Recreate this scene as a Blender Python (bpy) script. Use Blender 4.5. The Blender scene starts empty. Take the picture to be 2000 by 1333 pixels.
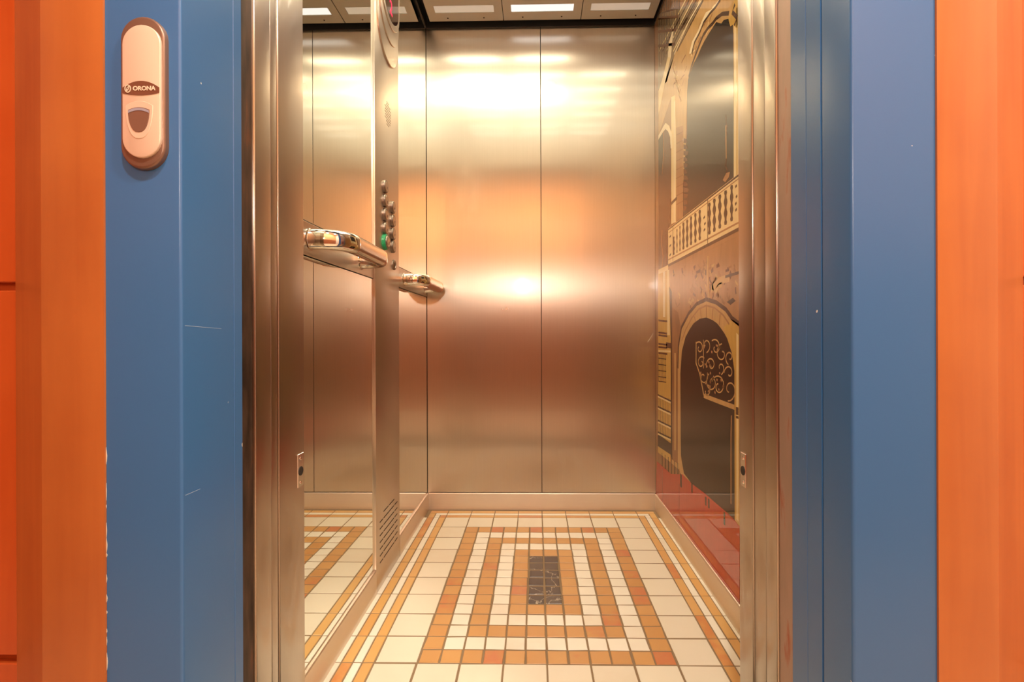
import bpy, bmesh, math, random
from mathutils import Vector, Matrix
random.seed(7)
sc = bpy.context.scene
COL = sc.collection

# ------------------------------------------------------------------ camera
YAW, ROLL = math.radians(1.09), math.radians(-0.2)
F_PX, SHX, SHY, EYE = 957.0, 28.8, -12.5, 0.8
fw = Vector((-math.sin(YAW), math.cos(YAW), 0)); rt = Vector((math.cos(YAW), math.sin(YAW), 0)); up = Vector((0, 0, 1))
rt, up = math.cos(ROLL)*rt + math.sin(ROLL)*up, -math.sin(ROLL)*rt + math.cos(ROLL)*up
cam_d = bpy.data.cameras.new('camera'); cam = bpy.data.objects.new('camera', cam_d); COL.objects.link(cam)
cam_d.sensor_fit = 'HORIZONTAL'; cam_d.sensor_width = 36; cam_d.lens = 36*F_PX/2000
cam_d.shift_x = -SHX/2000; cam_d.shift_y = SHY/2000
cam_d.clip_start = .02
cam.matrix_world = Matrix(((rt.x, up.x, -fw.x, 0), (rt.y, up.y, -fw.y, 0), (rt.z, up.z, -fw.z, EYE), (0, 0, 0, 1)))
sc.camera = cam
# ------------------------------------------------------------------ world, exposure
w = bpy.data.worlds.new('world'); sc.world = w; w.use_nodes = True
w.node_tree.nodes['Background'].inputs[0].default_value = (1, .86, .7, 1)
w.node_tree.nodes['Background'].inputs[1].default_value = .15
sc.view_settings.view_transform = 'Standard'; sc.view_settings.look = 'None'
sc.view_settings.gamma = 1; sc.view_settings.use_curve_mapping = False
EXPOSURE = 1.14
sc.view_settings.exposure = EXPOSURE
HALL_W, SPOT_E, SLOT_E, SCONCE_E = 14.0, 140.0, 3.6, 170.0
sc.cycles.max_bounces = 9; sc.cycles.glossy_bounces = 6; sc.cycles.diffuse_bounces = 4
sc.cycles.sample_clamp_indirect = 8; sc.cycles.caustics_reflective = True; sc.cycles.blur_glossy = .3

# ------------------------------------------------------------------ dimensions (metres)
XL, XR, YB, ZC = -.500, .5435, 2.236, 2.204        # cab walls and wall top
SKL, SKR, SKB, SKH = -.493, .536, 2.230, .078      # skirting faces, height
T = .0528; CX = .024; PY0 = 1.189                  # mosaic pitch, centre, front edge
YF = .585                                          # face of the painted frame
YH = -.65; ZH = 2.45                               # landing: wall behind the viewer, ceiling

# ------------------------------------------------------------------ helpers
def srgb(r, g, b):
    f = lambda c: (c/255/12.92) if c/255 <= .04045 else ((c/255+.055)/1.055)**2.4
    return (f(r), f(g), f(b), 1)
def new_obj(name, me, mats, parent=None):
    o = bpy.data.objects.new(name, me); COL.objects.link(o)
    for m in (mats if isinstance(mats, (list, tuple)) else [mats]):
        if m and m.name not in [x.name for x in me.materials if x]: me.materials.append(m)
    if parent: o.parent = parent; o.matrix_parent_inverse = parent.matrix_world.inverted() if False else Matrix.Identity(4)
    return o
def bm_obj(name, bm, mats, parent=None, smooth=False, origin=None):
    """origin: world point of the object's own origin; parents stay at identity rotation"""
    bmesh.ops.recalc_face_normals(bm, faces=bm.faces)
    base = Vector(parent.get('_w', (0, 0, 0))) if parent else Vector((0, 0, 0))
    if origin is None:
        if parent is None and len(bm.verts):
            xs = [v.co for v in bm.verts]
            origin = Vector(((min(c.x for c in xs)+max(c.x for c in xs))/2, (min(c.y for c in xs)+max(c.y for c in xs))/2, min(c.z for c in xs)))
        else: origin = base
    origin = Vector(origin)
    for v in bm.verts: v.co -= origin
    me = bpy.data.meshes.new(name); bm.to_mesh(me); bm.free()
    if smooth:
        for p in me.polygons: p.use_smooth = True
    o = new_obj(name, me, mats, parent)
    o.location = origin - base
    WORLD[o.name] = tuple(origin); o['_w'] = tuple(origin)
    return o
WORLD = {}
def thing(name, label, cat, loc, group=None):
    o = bpy.data.objects.new(name, None); COL.objects.link(o); o.location = loc; o['_w'] = tuple(loc)
    o.empty_display_size = .05
    o['label'] = label; o['category'] = cat
    if group: o['group'] = group
    return o
def struct(o, label=None):
    o['kind'] = 'structure'
    if label: o['label'] = label
    return o
def add_box(bm, a, b, bev=0, seg=2, mi=0):
    m = Matrix.Translation([(a[i]+b[i])/2 for i in range(3)]) @ Matrix.Diagonal([abs(b[i]-a[i]) for i in range(3)] + [1])
    r = bmesh.ops.create_cube(bm, size=1, matrix=m)
    fs = {f for v in r['verts'] for f in v.link_faces}
    for f in fs: f.material_index = mi
    if bev:
        es = {e for v in r['verts'] for e in v.link_edges}
        rr = bmesh.ops.bevel(bm, geom=list(es), offset=bev, segments=seg, affect='EDGES', profile=.5)
        for f in rr['faces']: f.material_index = mi
def box(name, a, b, mat, parent=None, bev=0, seg=2, origin=None):
    bm = bmesh.new(); add_box(bm, a, b, bev, seg); return bm_obj(name, bm, mat, parent, origin=origin)
def add_prism(bm, pts, axis, lo, hi, mi=0, bev=0, seg=2, bev_pred=None):
    """pts: 2-D outline; axis 'x': pts=(y,z), 'y': pts=(x,z), 'z': pts=(x,y)"""
    def P(p, t): return {'x': (t, p[0], p[1]), 'y': (p[0], t, p[1]), 'z': (p[0], p[1], t)}[axis]
    A = [bm.verts.new(P(p, lo)) for p in pts]; B = [bm.verts.new(P(p, hi)) for p in pts]
    n = len(pts); fs = [bm.faces.new(A), bm.faces.new(B)]
    for i in range(n): fs.append(bm.faces.new((A[i], A[(i+1) % n], B[(i+1) % n], B[i])))
    for f in fs: f.material_index = mi
    if bev:
        es = set(fs[0].edges) | set(fs[1].edges) if bev_pred == 'caps' else {e for v in A+B for e in v.link_edges}
        if bev_pred == 'hi': es = set(fs[1].edges)
        if bev_pred == 'lo': es = set(fs[0].edges)
        if bev_pred == 'sides': es = {e for e in es if (e.verts[0] in A) != (e.verts[1] in A)}
        bmesh.ops.recalc_face_normals(bm, faces=fs)
        rr = bmesh.ops.bevel(bm, geom=list(es), offset=bev, segments=seg, affect='EDGES', profile=.5)
        for f in rr['faces']: f.material_index = mi
def prism(name, pts, axis, lo, hi, mat, parent=None, bev=0, seg=2, bev_pred=None, origin=None):
    bm = bmesh.new(); add_prism(bm, pts, axis, lo, hi, 0, bev, seg, bev_pred); return bm_obj(name, bm, mat, parent, origin=origin)
def add_cyl(bm, c, axis, r, h, n=24, mi=0, r2=None):
    """cylinder from c along axis ('x','-x','y','-y','z','-z') of length h"""
    d = {'x': Vector((1, 0, 0)), '-x': Vector((-1, 0, 0)), 'y': Vector((0, 1, 0)), '-y': Vector((0, -1, 0)), 'z': Vector((0, 0, 1)), '-z': Vector((0, 0, -1))}[axis]
    q = d.to_track_quat('Z', 'Y').to_matrix().to_4x4()
    res = bmesh.ops.create_cone(bm, cap_ends=True, segments=n, radius1=r, radius2=r if r2 is None else r2, depth=h, matrix=Matrix.Translation(Vector(c)+d*h/2) @ q)
    for f in {f for v in res['verts'] for f in v.link_faces}: f.material_index = mi
def add_lathe(bm, c, axis, prof, n=28):
    """prof: list of (radius, height) along axis from c"""
    d = {'x': Vector((1, 0, 0)), '-x': Vector((-1, 0, 0)), '-y': Vector((0, -1, 0)), 'y': Vector((0, 1, 0)), '-z': Vector((0, 0, -1)), 'z': Vector((0, 0, 1))}[axis]
    q = d.to_track_quat('Z', 'Y').to_matrix(); c = Vector(c); rings = []
    for r, h in prof:
        rings.append([bm.verts.new(c + q @ Vector((r*math.cos(2*math.pi*i/n), r*math.sin(2*math.pi*i/n), h))) for i in range(n)])
    for a, b in zip(rings, rings[1:]):
        for i in range(n): bm.faces.new((a[i], a[(i+1) % n], b[(i+1) % n], b[i]))
    bm.faces.new(rings[0]); bm.faces.new(rings[-1])
def autosmooth(o, ang=35):
    for p in o.data.polygons: p.use_smooth = True
    try:
        o.data.set_sharp_from_angle(angle=math.radians(ang))
    except Exception: pass
    return o

# ------------------------------------------------------------------ materials
def mat(name):
    m = bpy.data.materials.new(name); m.use_nodes = True
    n = m.node_tree.nodes; return m, n, m.node_tree.links, n['Principled BSDF']
def plain(name, col, rough=.5, metal=0, coat=0, spec=.5, emit=None, es=0, bump=0, bscale=200):
    m, n, l, b = mat(name)
    b.inputs['Base Color'].default_value = col; b.inputs['Roughness'].default_value = rough; b.inputs['Metallic'].default_value = metal
    b.inputs['Coat Weight'].default_value = coat; b.inputs['Coat Roughness'].default_value = .04; b.inputs['Specular IOR Level'].default_value = spec
    if emit: b.inputs['Emission Color'].default_value = emit; b.inputs['Emission Strength'].default_value = es
    if bump:
        t = n.new('ShaderNodeTexNoise'); t.inputs['Scale'].default_value = bscale
        bp = n.new('ShaderNodeBump'); bp.inputs['Strength'].default_value = bump; bp.inputs['Distance'].default_value = .001
        tc = n.new('ShaderNodeTexCoord'); l.new(tc.outputs['Object'], t.inputs['Vector'])
        l.new(t.outputs['Fac'], bp.inputs['Height']); l.new(bp.outputs['Normal'], b.inputs['Normal'])
    return m
def steel(name, col, rough=.3, aniso=.85, across='h', var=.06, coat=0):
    """brushed steel; across 'h': vertical grain, reflections spread sideways"""
    m, n, l, b = mat(name)
    b.inputs['Metallic'].default_value = 1; b.inputs['Roughness'].default_value = rough; b.inputs['Anisotropic'].default_value = aniso
    g = n.new('ShaderNodeNewGeometry')
    if across == 'h':
        cr = n.new('ShaderNodeVectorMath'); cr.operation = 'CROSS_PRODUCT'; cr.inputs[0].default_value = (0, 0, 1)
        l.new(g.outputs['True Normal'], cr.inputs[1]); l.new(cr.outputs[0], b.inputs['Tangent'])
    else:
        cv = n.new('ShaderNodeCombineXYZ'); cv.inputs[0].default_value, cv.inputs[1].default_value, cv.inputs[2].default_value = across
        l.new(cv.outputs[0], b.inputs['Tangent'])
    b.inputs['Coat Weight'].default_value = coat; b.inputs['Coat Roughness'].default_value = .07
    mp = n.new('ShaderNodeMapping'); mp.inputs['Scale'].default_value = (900, 900, 6) if across == 'h' else (6, 900, 900)
    t = n.new('ShaderNodeTexNoise'); t.inputs['Scale'].default_value = 1; t.inputs['Detail'].default_value = 3
    l.new(g.outputs['Position'], mp.inputs['Vector']); l.new(mp.outputs[0], t.inputs['Vector'])
    t2 = n.new('ShaderNodeTexNoise'); t2.inputs['Scale'].default_value = 5; t2.inputs['Detail'].default_value = 4; l.new(g.outputs['Position'], t2.inputs['Vector'])
    mx = n.new('ShaderNodeMix'); mx.data_type = 'RGBA'
    mx.inputs['A'].default_value = tuple(c*(1-var) for c in col[:3])+(1,); mx.inputs['B'].default_value = tuple(min(1, c*(1+var)) for c in col[:3])+(1,)
    l.new(t.outputs['Fac'], mx.inputs['Factor']); l.new(mx.outputs['Result'], b.inputs['Base Color'])
    mr = n.new('ShaderNodeMapRange'); mr.inputs['To Min'].default_value = rough*.88; mr.inputs['To Max'].default_value = rough*1.12
    l.new(t2.outputs['Fac'], mr.inputs['Value']); l.new(mr.outputs[0], b.inputs['Roughness'])
    return m
def stone(name, ca, cb, cc, rough=.35, vein=None):
    """tile body: colour drifts from piece to piece (Object Info random) and cloudily inside a piece"""
    m, n, l, b = mat(name)
    oi = n.new('ShaderNodeObjectInfo'); g = n.new('ShaderNodeNewGeometry')
    rp = n.new('ShaderNodeValToRGB'); e = rp.color_ramp.elements
    e[0].position = 0; e[0].color = ca; e[1].position = 1; e[1].color = cc
    x = rp.color_ramp.elements.new(.8); x.color = cb
    t = n.new('ShaderNodeTexNoise'); t.inputs['Scale'].default_value = 26; t.inputs['Detail'].default_value = 5; l.new(g.outputs['Position'], t.inputs['Vector'])
    ad = n.new('ShaderNodeMath'); ad.operation = 'MULTIPLY_ADD'; ad.inputs[1].default_value = .5; ad.inputs[2].default_value = -.25
    l.new(t.outputs['Fac'], ad.inputs[0])
    a2 = n.new('ShaderNodeMath'); a2.operation = 'ADD'; a2.use_clamp = True; l.new(ad.outputs[0], a2.inputs[0]); l.new(oi.outputs['Random'], a2.inputs[1])
    l.new(a2.outputs[0], rp.inputs['Fac']); out = rp.outputs['Color']
    if vein:
        w_ = n.new('ShaderNodeTexNoise'); w_.inputs['Scale'].default_value = 9; w_.inputs['Detail'].default_value = 8; w_.inputs['Distortion'].default_value = 1.2
        l.new(g.outputs['Position'], w_.inputs['Vector'])
        s = n.new('ShaderNodeMath'); s.operation = 'SUBTRACT'; s.inputs[1].default_value = .5; l.new(w_.outputs['Fac'], s.inputs[0])
        ab = n.new('ShaderNodeMath'); ab.operation = 'ABSOLUTE'; l.new(s.outputs[0], ab.inputs[0])
        mr = n.new('ShaderNodeMapRange'); mr.inputs['From Min'].default_value = .002; mr.inputs['From Max'].default_value = .010; mr.inputs['To Min'].default_value = .75; mr.inputs['To Max'].default_value = 0
        l.new(ab.outputs[0], mr.inputs['Value'])
        mx = n.new('ShaderNodeMix'); mx.data_type = 'RGBA'; mx.inputs['B'].default_value = vein; l.new(out, mx.inputs['A']); l.new(mr.outputs[0], mx.inputs['Factor']); out = mx.outputs['Result']
    l.new(out, b.inputs['Base Color']); b.inputs['Roughness'].default_value = rough
    bp = n.new('ShaderNodeBump'); bp.inputs['Strength'].default_value = .25; bp.inputs['Distance'].default_value = .0012
    l.new(t.outputs['Fac'], bp.inputs['Height']); l.new(bp.outputs['Normal'], b.inputs['Normal'])
    return m
def wood(name, ca, cb, rough=.34):
    m, n, l, b = mat(name)
    g = n.new('ShaderNodeNewGeometry'); mp = n.new('ShaderNodeMapping'); mp.inputs['Scale'].default_value = (34, 34, 2.2)
    l.new(g.outputs['Position'], mp.inputs['Vector'])
    t = n.new('ShaderNodeTexNoise'); t.inputs['Scale'].default_value = 1.2; t.inputs['Detail'].default_value = 6; t.inputs['Distortion'].default_value = .6; l.new(mp.outputs[0], t.inputs['Vector'])
    t2 = n.new('ShaderNodeTexNoise'); t2.inputs['Scale'].default_value = 7; t2.inputs['Detail'].default_value = 3; l.new(g.outputs['Position'], t2.inputs['Vector'])
    av = n.new('ShaderNodeMath'); av.operation = 'MULTIPLY_ADD'; av.inputs[1].default_value = .5; l.new(t2.outputs['Fac'], av.inputs[0])
    h = n.new('ShaderNodeMath'); h.operation = 'MULTIPLY'; h.inputs[1].default_value = .5; l.new(t.outputs['Fac'], h.inputs[0]); l.new(h.outputs[0], av.inputs[2])
    rp = n.new('ShaderNodeValToRGB'); e = rp.color_ramp.elements; e[0].position = .32; e[0].color = ca; e[1].position = .68; e[1].color = cb
    l.new(av.outputs[0], rp.inputs['Fac']); l.new(rp.outputs['Color'], b.inputs['Base Color']); b.inputs['Roughness'].default_value = rough
    return m
def paint(name, col, rough=.28):
    m, n, l, b = mat(name)
    g = n.new('ShaderNodeNewGeometry'); t = n.new('ShaderNodeTexNoise'); t.inputs['Scale'].default_value = 260; t.inputs['Detail'].default_value = 2; l.new(g.outputs['Position'], t.inputs['Vector'])
    bp = n.new('ShaderNodeBump'); bp.inputs['Strength'].default_value = .08; bp.inputs['Distance'].default_value = .0006; l.new(t.outputs['Fac'], bp.inputs['Height']); l.new(bp.outputs['Normal'], b.inputs['Normal'])
    # tiny chips
    v = n.new('ShaderNodeTexNoise'); v.inputs['Scale'].default_value = 60; v.inputs['Detail'].default_value = 1; l.new(g.outputs['Position'], v.inputs['Vector'])
    mr = n.new('ShaderNodeMapRange'); mr.inputs['From Min'].default_value = .800; mr.inputs['From Max'].default_value = .81; l.new(v.outputs['Fac'], mr.inputs['Value'])
    mx = n.new('ShaderNodeMix'); mx.data_type = 'RGBA'; mx.inputs['A'].default_value = col; mx.inputs['B'].default_value = (.75, .75, .72, 1); l.new(mr.outputs[0], mx.inputs['Factor'])
    l.new(mx.outputs['Result'], b.inputs['Base Color']); b.inputs['Roughness'].default_value = rough; b.inputs['Specular IOR Level'].default_value = .6
    return m
def rusty(name, c0=(52, 40, 33), c1=(84, 66, 54), c2=(112, 74, 52)):
    m, n, l, b = mat(name)
    g = n.new('ShaderNodeNewGeometry'); mp = n.new('ShaderNodeMapping'); mp.inputs['Scale'].default_value = (60, 60, 14); l.new(g.outputs['Position'], mp.inputs['Vector'])
    t = n.new('ShaderNodeTexNoise'); t.inputs['Scale'].default_value = 1; t.inputs['Detail'].default_value = 6; l.new(mp.outputs[0], t.inputs['Vector'])
    rp = n.new('ShaderNodeValToRGB'); e = rp.color_ramp.elements; e[0].position = .35; e[0].color = srgb(*c0); e[1].position = .72; e[1].color = srgb(*c2)
    x = rp.color_ramp.elements.new(.6); x.color = srgb(*c1)
    l.new(t.outputs['Fac'], rp.inputs['Fac']); l.new(rp.outputs['Color'], b.inputs['Base Color'])
    b.inputs['Metallic'].default_value = .55; b.inputs['Roughness'].default_value = .5
    return m
STEEL = steel('brushed_steel', (.66, .60, .52), rough=.29, coat=.8)
STEEL_J = steel('brushed_steel_jamb', (.50, .43, .36), rough=.30, coat=.3)
STEEL_C = steel('ceiling_steel', (.66, .71, .66), rough=.5, aniso=.5, across=(1, 0, 0))
STEEL_K = steel('skirting_steel', (.80, .73, .63), rough=.45, aniso=.5, across=(0, 0, 1))
STEEL_P = steel('panel_steel', (.62, .54, .46), rough=.34, aniso=.6)
MIRROR = plain('mirror_glass', (.88, .90, .85, 1), .012, 1)
CHROME = plain('chrome', (.85, .83, .80, 1), .06, 1)
BUTTON_SHADE = plain('button_metal', (.30, .25, .21, 1), .38, 1)  # darker than the caps: shade on the button sides put into the colour
CAPMETAL = plain('button_cap_metal', (.52, .45, .38, 1), .42, 1)
DARK = plain('dark_gap', (.012, .011, .010, 1), .6)
BLACKTRIM = plain('black_trim', (.020, .018, .016, 1), .35)
SLOT = plain('slot_black', (.02, .014, .010, 1), .7)
GREEN = plain('green_collar', (.02, .30, .12, 1), .3)
RED = plain('red_display_digit', (.5, .0, .02, 1), .4, emit=(1, .005, .06, 1), es=.7)
SCREEN = plain('display_glass', (.025, .012, .012, 1), .08, coat=1)
GROUT = plain('grout', srgb(138, 116, 88), .85, bump=.5, bscale=300)
OCHRE = stone('ochre_stone', srgb(200, 152, 90), srgb(194, 142, 80), srgb(194, 118, 72))
OCHRE_L = stone('ochre_strip_stone', srgb(212, 168, 102), srgb(208, 158, 92), srgb(200, 130, 74))
CREAM = stone('cream_stone', srgb(226, 220, 200), srgb(222, 214, 194), srgb(218, 208, 186), .3)
WHITE = stone('white_marble', srgb(234, 230, 216), srgb(230, 226, 210), srgb(226, 218, 200), .28)
BLACK = stone('black_marble', srgb(58, 46, 38), srgb(66, 52, 42), srgb(74, 62, 50), .3, vein=srgb(200, 190, 170))
BLUE = paint('blue_paint', srgb(56, 104, 156))
WOOD = wood('cherry_wood', srgb(166, 92, 44), srgb(184, 110, 54))
WOOD_P = wood('cherry_wood_panel', srgb(176, 74, 26), srgb(190, 90, 38))
WAINSCOT = wood('brown_wainscot', srgb(150, 92, 58), srgb(172, 112, 74))
RUST = rusty('rusty_iron')
RUST2 = rusty('rust_spotted_iron', (168, 146, 130), (176, 150, 134), (170, 104, 80))
PLASTER = plain('plaster_warm_white', (.80, .74, .62, 1), .9)
PEACH = plain('peach_plaster', srgb(228, 168, 112), .85)
TILEFLOOR = plain('landing_floor', srgb(214, 190, 158), .3, bump=.1)
COPPERY = plain('champagne_plastic', srgb(216, 192, 170), .34, .15)
BRONZE = plain('bronze_plastic', srgb(132, 104, 88), .38, .5)
BADGE = plain('badge_brown', srgb(112, 70, 52), .35)
LETTER = plain('badge_lettering', srgb(222, 200, 176), .5)
BTN_BROWN = plain('call_button_brown', srgb(116, 82, 66), .45)
STRIP = plain('call_indicator_strip', srgb(150, 146, 160), .3)
DIFF_LIT = plain('diffuser_lit', (.9, .9, .86, 1), .5, emit=(1, .89, .66, 1), es=SLOT_E)
DIFF_DIM = plain('diffuser_dim', (.80, .78, .70, 1), .5, emit=(1, .93, .82, 1), es=.10)
DIFF_MID = plain('diffuser_mid', (.85, .84, .80, 1), .5, emit=(.95, .97, 1, 1), es=.38)
GLOW = plain('lamp_glow', (1, 1, 1, 1), .5, emit=(1, .80, .50, 1), es=SPOT_E)
SCONCE = plain('sconce_glow', (1, 1, 1, 1), .5, emit=(1, .90, .78, 1), es=SCONCE_E)
WHITEPLASTIC = plain('white_plastic', (.8, .78, .74, 1), .4)

# ------------------------------------------------------------------ landing (behind the viewer, seen in the steel)
HX = 1.6
struct(box('floor_landing', (-HX, YH, -.05), (HX, .93, -.004), TILEFLOOR))
struct(box('ceiling_landing', (-HX, YH, ZH), (HX, .68, ZH+.05), PLASTER))
o = struct(box('wall_landing', (-HX, YH-.06, 0), (HX, YH-.012, ZH), PEACH))
for i in range(8):
    for z0, z1 in ((0.005, .54), (.55, 1.10)):
        box('wood_panel', (-HX+.4*i+.005, YH-.014, z0), (-HX+.4*(i+1)-.005, YH, z1), WAINSCOT, o, bev=.003, seg=1)
struct(box('wall_landing_left', (-HX-.05, YH, 0), (-HX, .68, ZH), WOOD_P))
struct(box('wall_landing_right', (HX, YH, 0), (HX+.05, .68, ZH), PLASTER))
def area(name, loc, size, power, col, parent=None, rot=(0, 0, 0)):
    d = bpy.data.lights.new(name, 'AREA'); d.shape = 'DISK'; d.size = size; d.energy = power; d.color = col
    a = bpy.data.objects.new(name, d); COL.objects.link(a); a.location = loc; a.rotation_euler = rot
    if parent: a.parent = parent
    return a
for x, y, lab in ((.85, -.02, 'round ceiling downlight on the mural side of the landing'), (.05, -.14, 'round ceiling downlight over the middle of the landing')):
    t = thing('downlight', lab, 'ceiling light', (x, y, ZH), 'landing downlights')
    bm = bmesh.new(); add_lathe(bm, (x, y, ZH), '-z', [(.085, 0), (.085, .006), (.07, .012), (.062, .012), (.062, .004)]); autosmooth(bm_obj('ring', bm, WHITEPLASTIC, t))
    bm = bmesh.new(); add_cyl(bm, (x, y, ZH-.004), '-z', .06, .004); bm_obj('lens', bm, WHITEPLASTIC, t)
    area('lamp', (0, 0, -.02), .13, HALL_W, (1, .90, .77), t)
t = thing('wall_lamp', 'small round lit lamp mirrored as a bright spot in the steel back wall', 'wall lamp', (-.135, YH, 1.305))
bm = bmesh.new(); add_lathe(bm, (-.135, YH, 1.305), 'y', [(.05, 0), (.05, .02), (.042, .03), (.036, .03)]); autosmooth(bm_obj('base', bm, WHITEPLASTIC, t))
bm = bmesh.new(); add_lathe(bm, (-.135, YH+.03, 1.305), 'y', [(.034, 0), (.033, .012), (.024, .024), (.010, .030)]); autosmooth(bm_obj('glass_dome', bm, SCONCE, t))

# ------------------------------------------------------------------ cab floor
FX0, FX1, FY0, FY1 = -.515, .555, .985, 2.245
fl = struct(box('floor', (FX0, FY0, -.03), (FX1, FY1, -.0009), GROUT), 'ochre, cream and black stone mosaic floor of the lift cab')
MESHES = {}
def tile_mesh(kind, wx, wy, k, m, jit):
    key = (kind, round(wx, 4), round(wy, 4), k)
    if key in MESHES: return MESHES[key]
    rnd = random.Random(str(key))
    ch = .0010; bmt = bmesh.new(); hx, hy = wx/2, wy/2
    j = lambda: rnd.uniform(-jit, jit)
    cs = [(-hx+j(), -hy+j()), (hx+j(), -hy+j()), (hx+j(), hy+j()), (-hx+j(), hy+j())]
    lo = [bmt.verts.new((x, y, -.008)) for x, y in cs]; mid = [bmt.verts.new((x, y, -ch*.8)) for x, y in cs]
    top = [bmt.verts.new((x-math.copysign(ch, x), y-math.copysign(ch, y), rnd.uniform(0, .0004))) for x, y in cs]
    for a, b_ in ((lo, mid), (mid, top)):
        for i in range(4): bmt.faces.new((a[i], a[(i+1) % 4], b_[(i+1) % 4], b_[i]))
    bmt.faces.new(top)
    bmesh.ops.recalc_face_normals(bmt, faces=bmt.faces)
    me = bpy.data.meshes.new(kind); bmt.to_mesh(me); bmt.free(); me.materials.append(m); MESHES[key] = me
    return me
FB = Vector(fl['_w'])
def tile(name, x0, x1, y0, y1, m, gap=.0050, jit=.0011, nv=9):
    me = tile_mesh(name+m.name, x1-x0-gap, y1-y0-gap, random.randrange(nv), m, jit)
    o = bpy.data.objects.new(name, me); COL.objects.link(o); o.parent = fl
    o.location = Vector(((x0+x1)/2, (y0+y1)/2, 0)) - FB
    o.rotation_euler = (0, 0, random.choice((0, math.pi)))
    return o
X0 = CX-6*T
for i in range(12):
    for j in range(16):
        k = min(i, 11-i, j, 15-j)
        tile('mosaic_tile', X0+i*T, X0+(i+1)*T, PY0+j*T, PY0+(j+1)*T, (OCHRE, WHITE, OCHRE, WHITE, OCHRE, BLACK)[k], gap=.0075 if k == 5 else .0050)
BX0, BY0, B2 = X0-2*T, PY0-2*T, 2*T
for i in range(8):
    for j in range(10):
        if 0 < i < 7 and 0 < j < 9: continue
        tile('border_tile', BX0+i*B2, BX0+(i+1)*B2, BY0+j*B2, BY0+(j+1)*B2, CREAM, nv=5)
BX1, BY1 = BX0+8*B2, BY0+10*B2
off = 0
for wd, m in ((.0285, OCHRE_L), (.0235, WHITE), (.0285, OCHRE_L)):
    a, b_ = off, off+wd
    for j in range(10):
        tile('strip_tile', BX0-b_, BX0-a, BY0+j*B2, BY0+(j+1)*B2, m, .0036, .0005)
        tile('strip_tile', BX1+a, BX1+b_, BY0+j*B2, BY0+(j+1)*B2, m, .0036, .0005)
    for i in range(8):
        tile('strip_tile', BX0+i*B2, BX0+(i+1)*B2, BY1+a, BY1+b_, m, .0036, .0005)
    for cx0, cx1 in ((BX0-b_, BX0), (BX1, BX1+b_)): tile('strip_tile', cx0, cx1, BY1+a, BY1+b_, m, .0036, .0004)
    if a:
        for cx0, cx1 in ((BX0-b_, BX0-a), (BX1+a, BX1+b_)): tile('strip_tile', cx0, cx1, BY1, BY1+a, m, .0036, .0004)
    off = b_
for j in range(10):
    tile('edge_tile', -.505, BX0-off, BY0+j*B2, BY0+(j+1)*B2, WHITE, .0034, .0004)
    tile('edge_tile', BX1+off, .55, BY0+j*B2, BY0+(j+1)*B2, WHITE, .0034, .0004)
for i in range(8): tile('border_tile', BX0+i*B2, BX0+(i+1)*B2, FY0+.002, BY0, CREAM, nv=2)

# ------------------------------------------------------------------ cab shell
ZT = 2.26
wb = struct(box('wall_back', (XL-.02, YB+.0025, 0), (XR+.02, YB+.03, ZT), DARK), 'brushed steel back wall of the lift cab in two tall sheets')
SEAM = .0245
box('steel_sheet', (XL+.0015, YB, SKH-.005), (SEAM-.0012, YB+.003, ZC), STEEL, wb, bev=.0009, seg=2)
box('steel_sheet', (SEAM+.0012, YB, SKH-.005), (XR-.0015, YB+.003, ZC), STEEL, wb, bev=.0009, seg=2)
box('black_cornice', (XL, YB-.004, ZC), (XR, YB+.003, ZT), BLACKTRIM, wb)

wl = struct(box('wall_left', (XL-.04, .93, 0), (XL-.005, YB+.03, ZT), DARK), 'mirror-clad side wall of the lift cab')
for y0, y1 in ((.945, 1.4985), (1.7595, YB-.0005)):
    box('mirror', (XL-.0055, y0, 1.0505), (XL, y1, ZC), MIRROR, wl, bev=.0006, seg=1)
    box('mirror', (XL-.0055, y0, SKH-.005), (XL, y1, .9725), MIRROR, wl, bev=.0006, seg=1)
    box('rail_band', (XL-.005, y0, .9745), (XL+.001, y1, 1.0485), STEEL_P, wl, bev=.0008, seg=1)
box('black_cornice', (XL-.005, .945, ZC), (XL+.004, YB, ZT), BLACKTRIM, wl)

wr = struct(box('wall_right', (XR+.004, .93, 0), (XR+.04, YB+.03, ZT), DARK))
box('black_cornice', (XR-.004, .945, ZC), (XR+.005, YB, ZT), BLACKTRIM, wr)

# skirting: sloped-back top edge
def skirt(name, face, wall, side, y0, y1):
    d = (wall-face)
    pts = [(face, 0.0), (face, SKH-.006), (face+d*.25, SKH-.002), (wall+d*.2, SKH), (wall+d*.5, SKH), (wall+d*.5, 0.0)]
    return struct(prism(name, pts, 'y', y0, y1, STEEL_K))
skirt('baseboard_left', SKL, XL, 1, .945, 1.4983)
skirt('baseboard_side', SKL, XL, 1, 1.7592, SKB)
skirt('baseboard_right', SKR, XR, 1, .945, SKB)
struct(prism('baseboard_back', [(SKB, 0), (SKB, SKH-.004), (SKB+.0015, SKH), (YB+.001, SKH), (YB+.001, 0)], 'x', SKL, SKR, STEEL_K))

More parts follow.
